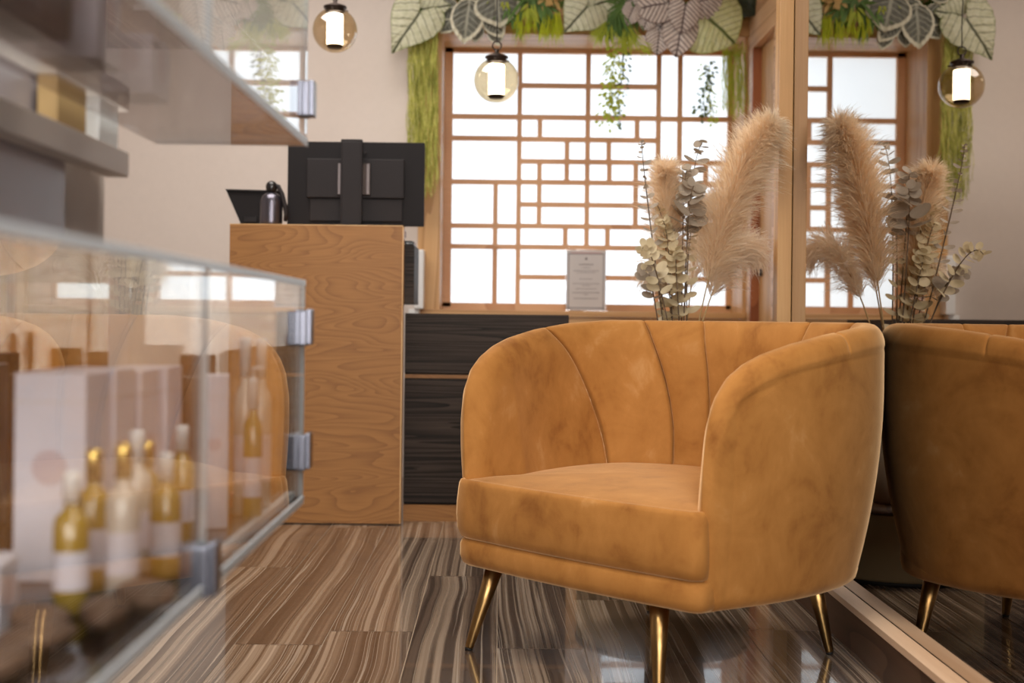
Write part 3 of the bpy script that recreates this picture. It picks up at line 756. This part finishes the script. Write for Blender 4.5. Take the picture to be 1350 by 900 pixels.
def fronds(name, label, cat, spec, mat, seed, stuff=True):
    # spec: (x, y, spread angle centre, spread, length px, count, leaf px)
    r_ = random.Random(seed); o = None
    b = MB()
    for x,y,ac,sp,ln,cnt,lw in spec:
        for _ in range(cnt):
            a = math.radians(ac+r_.uniform(-sp,sp)); P = PX(x+r_.uniform(-5,5),y+r_.uniform(-3,3),KP)+Vector((0,r_.uniform(-.06,.05),0))
            l_ = ln/KP*r_.uniform(.6,1.1); dv = Vector((math.cos(a), r_.uniform(-.5,.15), math.sin(a)))
            seg = 5; pts = [P+dv*l_*(i/seg)+Vector((0,0,-.35*l_*(i/seg)**2)) for i in range(seg+1)]
            n_ = Vector((-math.sin(a),0,math.cos(a))); wd_ = lw/KP
            if True:
                for i in range(seg):
                    w0 = wd_*math.sin(PI*(i/seg*.85+.1)); w1 = wd_*math.sin(PI*((i+1)/seg*.85+.1)) if i<seg-1 else 0.0002
                    vs = [b.bm.verts.new(p) for p in (pts[i]-n_*w0,pts[i]+n_*w0,pts[i+1]+n_*w1,pts[i+1]-n_*w1)]
                    b.bm.faces.new(vs)
    o = b.build(name, mat, recalc=False); return tag(o,label,cat)
fronds('fern','bright green fern above the left part of the window','fern',
       [(690,4,200,80,34,26,2.4),(700,0,330,60,34,26,2.4),(672,10,250,60,24,18,2.2),(715,6,300,60,26,16,2)], M['fern'], 1)
fronds('grass_tuft','lime green grass tuft hanging at the left of the window top','grass',
       [(684,22,268,24,26,34,.55),(700,22,268,20,22,20,.5)], M['lime'], 2)
fronds('grass_tuft','brightest lime green grass tuft hanging near the centre of the window top','grass',
       [(722,20,262,16,29,34,.6),(733,20,276,16,29,34,.6)], M['lime'], 3)
fronds('grass_tuft','spiky green grass clump beside the central caladium leaf','grass',
       [(812,18,262,50,30,90,1.0),(812,8,100,60,26,40,1.2)], M['fern'], 4)
fronds('grass_tuft','fine yellow green grass spreading over the window head at centre','grass',
       [(800,34,250,60,26,80,.6),(825,40,290,50,26,80,.6),(845,62,340,40,16,20,.5)], M['trail'], 5)
fronds('leafy_rosette','ochre rosette at the top edge above the lime grass','plant',
       [(722,-2,270,150,18,40,3.4)], M['rosette'], 6)
fronds('fern','green fern filling the top edge between the silver leaves and the ochre rosette','fern',
       [(665,-4,250,70,26,24,2.2),(700,12,250,60,18,24,1.8)], M['trail'], 16)
fronds('fern','dark green fern between the central caladium leaf and the crinkled leaves','fern',
       [(828,6,250,70,30,30,2.0)], M['fern'], 17)
# backing layer of mixed green behind the named plants
r_ = random.Random(11); b = MB()
for _ in range(1500):
    x = r_.uniform(545,985); y = r_.uniform(-75,20 if (x<665 or x>790) else 10); P = PX(x,y,282)+Vector((0,r_.uniform(-.035,.0),0))
    a = r_.uniform(0,2*PI); l_ = r_.uniform(.02,.05); dv = Vector((math.cos(a),r_.uniform(-.8,0),math.sin(a)))*l_; n_ = Vector((-math.sin(a),r_.uniform(-.5,.5),math.cos(a)))*l_*.25
    vs = [b.bm.verts.new(p) for p in (P,P+dv*.5+n_,P+dv,P+dv*.5-n_)]; b.bm.faces.new(vs)
tag(b.build('mixed_foliage', M['fern'], recalc=False),'dense small green leaves filling in behind the larger leaves','foliage',kind='stuff')

def moss(name, label, x0, x1, y0, y1, k, seed, count, mat, depth=.06):
    r_ = random.Random(seed); b = MB()
    for _ in range(count):
        x = r_.uniform(x0,x1); ye = y1 - (y1-y0)*.35*(r_.random()**2) - 30*abs((x-(x0+x1)/2)/(x1-x0))
        P = PX(x, y0+r_.uniform(-6,10), k)+Vector((0,r_.uniform(-depth,0),0)); E = PX(x+r_.uniform(-5,5), ye, k)+Vector((0,r_.uniform(-depth,0),0))
        n = 14; ph = r_.uniform(0,6); pts = []
        for i in range(n+1):
            p = P.lerp(E,i/n); p.x += .006*math.sin(ph+i*.9)+r_.uniform(-.002,.002); p.y += .005*math.cos(ph+i*.7); pts.append(p)
        for i in range(n):
            # short side needles
            for s_ in range(3):
                q_ = pts[i].lerp(pts[i+1], r_.random()); aa = r_.uniform(-1,1)
                dv = Vector((aa*.014, r_.uniform(-.012,.004), -.012)); w_ = Vector((.0010,.0004,0))
                vs = [b.bm.verts.new(p) for p in (q_-w_,q_+w_,q_+dv)]; b.bm.faces.new(vs)
            w_ = Vector((.0011,0,0)); vs = [b.bm.verts.new(p) for p in (pts[i]-w_,pts[i]+w_,pts[i+1]+w_,pts[i+1]-w_)]; b.bm.faces.new(vs)
    return tag(b.build(name, mat, recalc=False), label, 'moss')
moss('hanging_moss','long green moss curtain hanging left of the window',540,578,44,266,288,21,130,M['moss'])
moss('hanging_moss','yellow green moss strand hanging at the upper right of the window',950,982,62,160,284,22,48,M['trail'])
def sprig(label, path, k, seed, mat, leafpx=4, dens=3, spread=8):
    r_ = random.Random(seed); pts = [PX(x,y,k)+Vector((0,r_.uniform(-.02,.02),0)) for x,y in path]
    b = MB(); fine = []
    for p,q_ in zip(pts,pts[1:]):
        for i in range(8): fine.append(p.lerp(q_,i/8)+Vector((r_.uniform(-.002,.002),0,0)))
    b.tube(fine,.0012,5)
    for p in fine:
        for _ in range(dens):
            a = r_.uniform(0,2*PI); l_ = leafpx/k*r_.uniform(.6,1.2); st = Vector((math.cos(a)*spread/k*r_.random(), r_.uniform(-.02,.02), -r_.random()*spread/k))
            c_ = p+st; dv = Vector((math.cos(a),r_.uniform(-.6,.6),-abs(math.sin(a))))*l_; n_ = Vector((math.sin(a),0,math.cos(a)))*l_*.3
            w_ = Vector((.0005,0,0))
            b.bm.faces.new([b.bm.verts.new(q2) for q2 in (p-w_,p+w_,c_)])
            b.bm.faces.new([b.bm.verts.new(q2) for q2 in (c_,c_+dv*.5+n_,c_+dv,c_+dv*.5-n_)])
    return tag(b.build('trailing_vine', mat, recalc=False), label, 'vine', 'trailing vines over the window')
sprig('leafy trailing vine hanging down the middle of the window',[(812,56),(808,90),(806,125),(803,158)],286,31,M['trail'],7,8,15)
sprig('dark trailing vine hanging just right of the central vine',[(820,60),(822,95),(815,125),(816,165)],284,32,M['trail_dark'],5.5,5,9)
sprig('sparse dark trailing vine hanging in the upper right pane',[(938,80),(930,110),(928,135),(922,150)],286,33,M['trail_dark'],6.5,4,9)
sprig('thin trailing vine ending beside the right moss strand',[(930,82),(934,115),(940,140),(942,160)],284,34,M['trail'],5.5,4,7)

# ------------------------------------------------------------------ drum table, vase and dried bouquet behind the chair
VC = Vector((.535,3.70,0))
dt = thing('drum_table', (.50,3.80,0), 'low round beige drum table behind the armchair', 'table')
b = MB(); b.lathe([(0,.012),(.255,.012),(.26,.02),(.26,.20),(.255,.205),(0,.205)],n=64); b.build('body',M['drum'],dt)
b = MB(); b.lathe([(0,0),(.25,0),(.25,.012),(0,.012)],n=64); b.build('base_ring',M['rubber'],dt)
b = MB(); b.lathe([(0,.205),(.262,.205),(.264,.21),(.262,.22),(0,.22)],n=64); b.build('table_top',M['plinth_wood'],dt)
va = thing('vase', (VC.x,VC.y,.22), 'beige vase holding the dried pampas bouquet on the drum table', 'vase')
b = MB(); b.lathe([(0,0),(.06,0),(.068,.01),(.085,.12),(.080,.24),(.055,.34),(.045,.40),(.052,.45),(.048,.45),(.040,.40),(.05,.33),(.0,.30)],n=40); b.build('body',M['ceramic'],va)
MOUTH = Vector((VC.x,VC.y,.64))
def curve_pts(P0,P1,P2,n):
    return [P0*(1-t)**2+P1*2*t*(1-t)+P2*t*t for t in [i/n for i in range(n+1)]]
def plume(label, mid, tip, Ymid, Ytip, start, rad, count, hl, mat, seed, droop=.25):
    r_ = random.Random(seed)
    P0 = MOUTH+Vector((r_.uniform(-.015,.015),r_.uniform(-.015,.015),-.2)); Pm = PY(*mid,Ymid); P2 = PY(*tip,Ytip)
    P1 = Pm*2-(P0+P2)/2
    t = thing('pampas_plume', MOUTH, label, 'pampas grass', 'pampas plumes in the vase')
    pts = [p-MOUTH for p in curve_pts(P0,P1,P2,24)]
    b = MB(); b.tube(pts[:22],.0022,6); b.build('stem',M['stem'],t)
    b = MB(); n = len(pts)-1
    for _ in range(count):
        f = start+(1-start)*r_.random()**.9; x = f*n; i = min(int(x),n-1); p = pts[i].lerp(pts[i+1],x-i); ax = (pts[i+1]-pts[i]).normalized()
        side = Vector((r_.gauss(0,1),r_.gauss(0,1),r_.gauss(0,1))); side = (side-ax*side.dot(ax)).normalized()
        env = math.sin(PI*min(max((f-start)/(1-start),0)*.86+.12,1))**.8
        R_ = rad*env; l_ = hl*r_.uniform(.6,1.25)*(1-.5*max((f-start)/(1-start)-.5,0)*2*.8)
        loose = r_.random() < .16
        if loose: l_ *= 1.15
        d0 = (ax*r_.uniform(.9,1.5)+side*(r_.uniform(1.0,1.8) if loose else r_.uniform(.3,.9))).normalized()
        q0 = p+side*R_*r_.uniform(.0,.55); q1 = q0+d0*l_*.5; q2 = q1+(d0+Vector((0,0,-droop))+side*.35).normalized()*l_*.35; q3 = q2+(d0*.5+side*.6+Vector((0,0,-droop*2))).normalized()*l_*.22
        wv = d0.cross(Vector((r_.gauss(0,1),r_.gauss(0,1),r_.gauss(0,1)))).normalized()*r_.uniform(.0006,.0011)
        a_ = [b.bm.verts.new(q0-wv),b.bm.verts.new(q0+wv)]
        for q_,wf in ((q1,1.0),(q2,.7),(q3,.25)):
            c_ = [b.bm.verts.new(q_-wv*wf),b.bm.verts.new(q_+wv*wf)]
            b.bm.faces.new((a_[0],a_[1],c_[1],c_[0])); a_ = c_
        # tiny side barbs
        for z_ in range(2):
            qb = q1.lerp(q2,r_.random()); dv = (side*r_.uniform(-.5,1)+d0*.8+Vector((r_.uniform(-.5,.5),r_.uniform(-.5,.5),r_.uniform(-.6,.2)))).normalized()*l_*.22
            b.bm.faces.new([b.bm.verts.new(v_) for v_ in (qb-wv*.5,qb+wv*.5,qb+dv)])
    b.build('plume', mat, t, recalc=False)
plume('tallest pampas plume leaning to the right of the vase',(952,300),(1014,168),3.62,3.52,.34,.066,5600,.092,M['pampas'],41,.2)
plume('shorter pampas plume standing upright at the left of the bouquet',(882,330),(876,225),3.66,3.60,.34,.040,3200,.078,M['pampas'],42,.1)
plume('low wispy pampas plume drooping at the lower right of the bouquet',(948,365),(994,335),3.74,3.78,.40,.05,2000,.085,M['pampas_pale'],43,.7)
plume('wispy pale pampas plume low at the left side of the bouquet',(868,385),(856,372),3.70,3.62,.5,.035,800,.06,M['pampas_pale'],44,.9)
plume('slim pampas plume hidden at the middle of the bouquet',(915,350),(938,262),3.78,3.86,.4,.032,1500,.06,M['pampas_pale'],45,.2)
def eucalyptus(label, mid, tip, Ymid, Ytip, start, nl, lpx, mat, seed, flat=.75):
    r_ = random.Random(seed); P0 = MOUTH+Vector((r_.uniform(-.02,.02),r_.uniform(-.02,.02),-.2)); Pm = PY(*mid,Ymid); P2 = PY(*tip,Ytip); P1 = Pm*2-(P0+P2)/2
    t = thing('eucalyptus_branch', MOUTH, label, 'eucalyptus', 'eucalyptus branches in the vase')
    pts = [p-MOUTH for p in curve_pts(P0,P1,P2,30)]
    b = MB(); b.tube(pts,[.002]*20+[.0013]*11,6); b.build('stem',M['stem_dark'],t)
    n = len(pts)-1
    for j in range(nl):
        f = start+(1-start)*(j/(nl-1)); x = f*n; i = min(int(x),n-1); p = pts[i].lerp(pts[i+1],min(x-i,1)); ax = (pts[i+1]-pts[i]).normalized()
        sz = lpx/455*(1.15-.6*((f-start)/(1-start)))*r_.uniform(.85,1.15)
        base_a = r_.uniform(0,PI)
        for s_ in (0,1):
            o1 = ax.orthogonal().normalized(); side = (Matrix.Rotation(base_a+PI*s_,3,ax) @ o1)
            dirv = (side*1.0+ax*.35).normalized(); nn = (ax*.8+Vector((r_.uniform(-.6,.6),-.5,r_.uniform(-.3,.3)))).normalized(); wv = dirv.cross(nn).normalized(); nn = wv.cross(dirv).normalized()
            b = MB(); c0 = b.bm.verts.new(p+dirv*sz*1.05 - nn*sz*.12); rim = []
            for q_ in range(14):
                a = 2*PI*q_/14; rim.append(b.bm.verts.new(p+dirv*(sz*1.05+sz*math.cos(a))+wv*sz*flat*math.sin(a)+nn*.05*sz*math.cos(2*a)))
            for q_ in range(14): b.bm.faces.new((c0,rim[q_],rim[(q_+1)%14])).smooth=True
            b.build('leaf', mat, t, recalc=False)
eucalyptus('thin eucalyptus branch rising highest at the left of the bouquet',(858,300),(846,188),3.58,3.54,.40,15,6.5,M['euc'],51,.6)
eucalyptus('grey eucalyptus branch with round leaves in front of the window at centre',(908,300),(926,188),3.68,3.66,.55,8,11,M['euc'],52,.85)
eucalyptus('eucalyptus branch with large round grey leaves left of the centre branch',(900,320),(905,225),3.64,3.60,.55,7,12,M['euc'],53,.9)
eucalyptus('eucalyptus branch bending out to the lower left of the bouquet',(868,370),(846,330),3.52,3.42,.45,10,9,M['euc_cream'],54,.8)
eucalyptus('cream eucalyptus branch packed with leaves in the left half of the bouquet',(884,370),(874,290),3.62,3.58,.35,14,10,M['euc_cream'],55,.85)
eucalyptus('cream eucalyptus branch in front of the vase mouth',(893,385),(892,330),3.60,3.56,.32,12,10,M['euc_cream'],56,.85)
eucalyptus('short eucalyptus branch at the lower left near the chair top',(862,392),(852,356),3.60,3.50,.5,7,9,M['euc'],57,.8)

eucalyptus('tallest stem of big grey coin leaves behind the eucalyptus at centre',(905,330),(915,245),3.60,3.56,.62,6,13,M['euc'],58,.95)
eucalyptus('leafy cream eucalyptus branch filling the middle of the bouquet',(880,350),(866,270),3.64,3.62,.30,15,9,M['euc_cream'],59,.8)
eucalyptus('cream eucalyptus branch just left of the big pampas plume',(905,370),(912,300),3.66,3.64,.30,12,9,M['euc_cream'],60,.8)
eucalyptus('pale eucalyptus branch low behind the chair top at left',(872,395),(862,340),3.66,3.66,.30,10,9,M['euc_cream'],61,.8)

# ------------------------------------------------------------------ glass display cases on the left
XF = -.287; YF = 1.835; YN = .45; YDv = 1.23
CZ0, CZ1 = .478, .803
def case(z0, z1, label, far_hinges, splits, name='display_case', XC=XC):
    t = thing(name, (XC,YN,z0), label, 'display case')
    O = Vector((XC,YN,z0))
    def p(mb,n,m_,par=None):
        mb.bm.transform(Matrix.Translation(-O)); return mb.build(n,m_,par or t)
    th=.008
    b = MB(); b.box(XC+.002,XF-.001,YN,YF-.001,z0,z0+th); p(b,'bottom_glass',M['smoked'] if z0>.9 else M['dark_glass'])
    b = MB(); b.box(XC+.002,XF-.001,YN,YF-.001,z1-th,z1); p(b,'top_glass',M['glass'])
    b = MB(); b.box(XC+.002,XF-.009,YF-th,YF,z0+th,z1-th); p(b,'end_glass',M['glass'])
    ys = [YN]+splits+[YF]
    for a,c_ in zip(ys,ys[1:]):
        b = MB(); b.box(XF-.006,XF,a+.002,c_-.002,z0+th,z1-th); p(b,'glass_door',M['glass'])
        b = MB(); b.box(XF-.006,XF,c_-.004,c_-.001,z0+th,z1-th); p(b,'door_edge',M['glass_edge'])
    b = MB(); b.box(XF-.001,XF+.0015,YN,YF,z0-.001,z0+th+.002); p(b,'bottom_edge',M['glass_edge'])
    b = MB(); b.box(XC+.002,XF,YF-.0005,YF+.001,z0,z0+th); b.box(XC+.002,XF,YF-.0005,YF+.001,z1-th,z1); b.box(XF-.001,XF+.001,YN,YF,z1-th,z1); p(b,'polished_edge',M['glass_edge'])
    for (y_,z_) in far_hinges:
        b = MB(); b.box(XF-.022,XF+.006,y_-.018,y_+.010,z_-.026,z_+.026,0,.003); b.box(XF+.004,XF+.012,y_-.012,y_+.016,z_-.024,z_+.028,0,.002); h = p(b,'hinge',M['steel'])
    return t
case(CZ0,CZ1,'lower glass display case holding boxes and bottles',[(YF-.005,.733),(YF-.005,.552),(YDv,.50)],[YDv])
case(1.0,1.62,'upper glass display case above the boxes',[(YF-.005,1.066),(YDv,1.3)],[YDv],XC=XC+.036)
# white acrylic light rail along the lower case floor
b = MB(); b.box(XF-.022,XF-.010,1.25,YF-.01,CZ0+.009,CZ0+.017); tag(b.build('acrylic_riser',M['white']),'white strip lying inside the lower case along its front edge','riser')
# grey ledge with cartons
b = MB(); b.box(XC+.001,XC+.032,.40,1.72,.938,.972,0,.002); tag(b.build('shelf',M['shelf_gray']),'narrow grey shelf on the mirror panel below the upper case','shelf')
def carton(x,y,z,sx,sy,sz,m_,label,group=None,emblem=None,rz=0):
    t = thing('product_box',(x,y,z),label,'box',group,rz)
    b = MB(); b.box(-sx/2,sx/2,-sy/2,sy/2,0,sz,0,.0015); b.build('carton',m_,t)
    if emblem:
        b = MB(); b.lathe([(0,0),(sx*.25,0)],n=18)
        for v in b.bm.verts: v.co = Vector((v.co.x,-sy/2-.0004,v.co.y+sz*.55))
        b.build('emblem',emblem,t)
        b = MB(); b.lathe([(0,0),(sy*.25,0)],n=18)
        for v in b.bm.verts: v.co = Vector((sx/2+.0004,v.co.x,v.co.y+sz*.55))
        b.build('emblem',emblem,t)
    b = MB(); b.box(-sx/2-.0006,sx/2+.0006,-sy/2-.0006,sy/2+.0006,sz*.86,sz*.865); b.build('lid_seam',M['shelf_gray'],t)
    return t
lz_ = .972
carton(XC+.017,1.50,lz_,.024,.10,.050,M['tan_box'],'tan carton standing on the narrow grey shelf')
carton(XC+.017,1.64,lz_,.024,.08,.046,M['white'],'white carton standing at the far end of the narrow grey shelf')
FZ = CZ0+.0085
carton(-.44,1.26,FZ,.07,.07,.205,M['box_white'],'tall pale carton nearest the camera in the lower case','tall pale cartons',M['box_pink'])
carton(-.44,1.355,FZ,.07,.07,.205,M['box_white'],'second tall pale carton of the row in the lower case','tall pale cartons',M['box_pink'])
carton(-.44,1.45,FZ,.07,.07,.20,M['box_white'],'third tall pale carton of the row in the lower case','tall pale cartons',M['box_pink'])
carton(-.435,1.55,FZ,.065,.07,.20,M['box_white'],'fourth tall pale carton at the far end of the row','tall pale cartons',M['box_pink'])
carton(-.355,1.565,FZ,.032,.04,.19,M['box_white'],'slim pale carton standing alone near the far door','slim pale cartons',M['box_pink'],.2)
carton(-.41,1.70,FZ,.04,.04,.21,M['brown_box'],'dark brown carton behind the slim pale carton')
carton(-.43,1.02,FZ,.06,.07,.062,M['box_white'],'low pale carton at the near end of the lower case',None,M['box_pink'],.15)
carton(-.345,1.74,FZ,.05,.04,.02,M['orange'],'small orange carton by the far glass end')
def bottle(x,y,z,r,h,liq,cap,label,group,pump=False):
    t = thing('bottle',(x,y,z),label,'bottle',group)
    b = MB(); b.lathe([(0,0),(r*.92,0),(r,.004),(r,h*.62),(r*.9,h*.68),(r*.42,h*.74),(r*.4,h*.80),(0,h*.80)],n=24); b.build('flask',liq,t)
    b = MB(); b.lathe([(0,h*.78),(r*.5,h*.78),(r*.5,h*.97),(r*.44,h),(0,h)],n=20); b.build('cap',cap,t)
    b = MB(); b.lathe([(r*1.01,h*.18),(r*1.01,h*.45)],n=24); b.build('label_band',M['box_white'],t)
    if pump:
        b = MB(); b.tube([(0,0,h),(0,0,h+.012),(.016,-.004,h+.012)],.0025,8); b.build('pump',cap,t)
    return t
bp = [(-.375,1.10,'first'),(-.385,1.19,'second'),(-.37,1.28,'third'),(-.385,1.37,'fourth'),(-.37,1.46,'fifth'),(-.345,1.15,'sixth'),(-.335,1.26,'seventh')]
for i,(x,y,nm) in enumerate(bp):
    bottle(x,y,FZ,.0155,.125+.01*(i%3),M['gold_liquid'] if i%3!=2 else M['clear_liquid'],M['gold_cap'] if i%2 else M['white'],
           nm+(' golden oil bottle' if i%3!=2 else ' pearly bottle')+' counted from the near end before the pale cartons','golden oil bottles')
bottle(-.338,1.66,FZ,.014,.235,M['clear_liquid'],M['white'],'tall slim bottle with white cap left of the far door hinge','tall slim bottles')
bottle(-.322,1.69,FZ,.014,.232,M['clear_liquid'],M['white'],'tall slim bottle with white cap right beside its twin at the far door','tall slim bottles')
bottle(-.315,1.60,FZ,.012,.185,M['gold_liquid'],M['white'],'shorter bottle with white pump before the tall slim pair','tall slim bottles',True)
r_ = random.Random(9)
for i,(x,y) in enumerate(((-.36,.98),(-.33,1.05),(-.39,1.05),(-.315,1.12),(-.36,.90))):
    b = MB(); bmesh.ops.create_icosphere(b.bm, subdivisions=3, radius=1)
    sx,sy,sz = r_.uniform(.02,.03),r_.uniform(.03,.042),r_.uniform(.010,.014)
    for v in b.bm.verts: v.co = Vector((v.co.x*sx*(1+.1*math.sin(v.co.y*3)),v.co.y*sy,v.co.z*sz+sz))
    for f in b.bm.faces: f.smooth=True
    o = b.build('pebble',M['stone']); o.location=(x,y,FZ); o.rotation_euler=(0,0,r_.uniform(0,3))
    tag(o,['smooth brown pebble nearest the low pale carton','smooth brown pebble nearest the case front','smooth brown pebble beside the golden bottles','small brown pebble furthest along the case front','smooth brown pebble nearest the camera'][i],'pebble','brown pebbles on the case floor')
# goods in the upper case
UZ = 1.0085
for i,(x,y,h_,m_,lb) in enumerate(((-.44,1.30,.10,'box_white','pale carton in the middle of the upper case'),(-.44,1.15,.14,'brown_box','dark carton in the upper case'),(-.44,1.50,.07,'box_white','low pale carton at the far part of the upper case'),(-.44,1.0,.12,'tan_box','tan carton at the near part of the upper case'))):
    carton(x,y,UZ,.06,.08,h_,M[m_],lb,'cartons in the upper case',M['box_pink'] if m_=='box_white' else None)
b = MB(); b.box(XC+.04,XF-.03,YN+.01,1.70,1.30,1.308); tag(b.build('glass_shelf',M['glass']),'clear glass shelf halfway up the upper case','glass shelf')
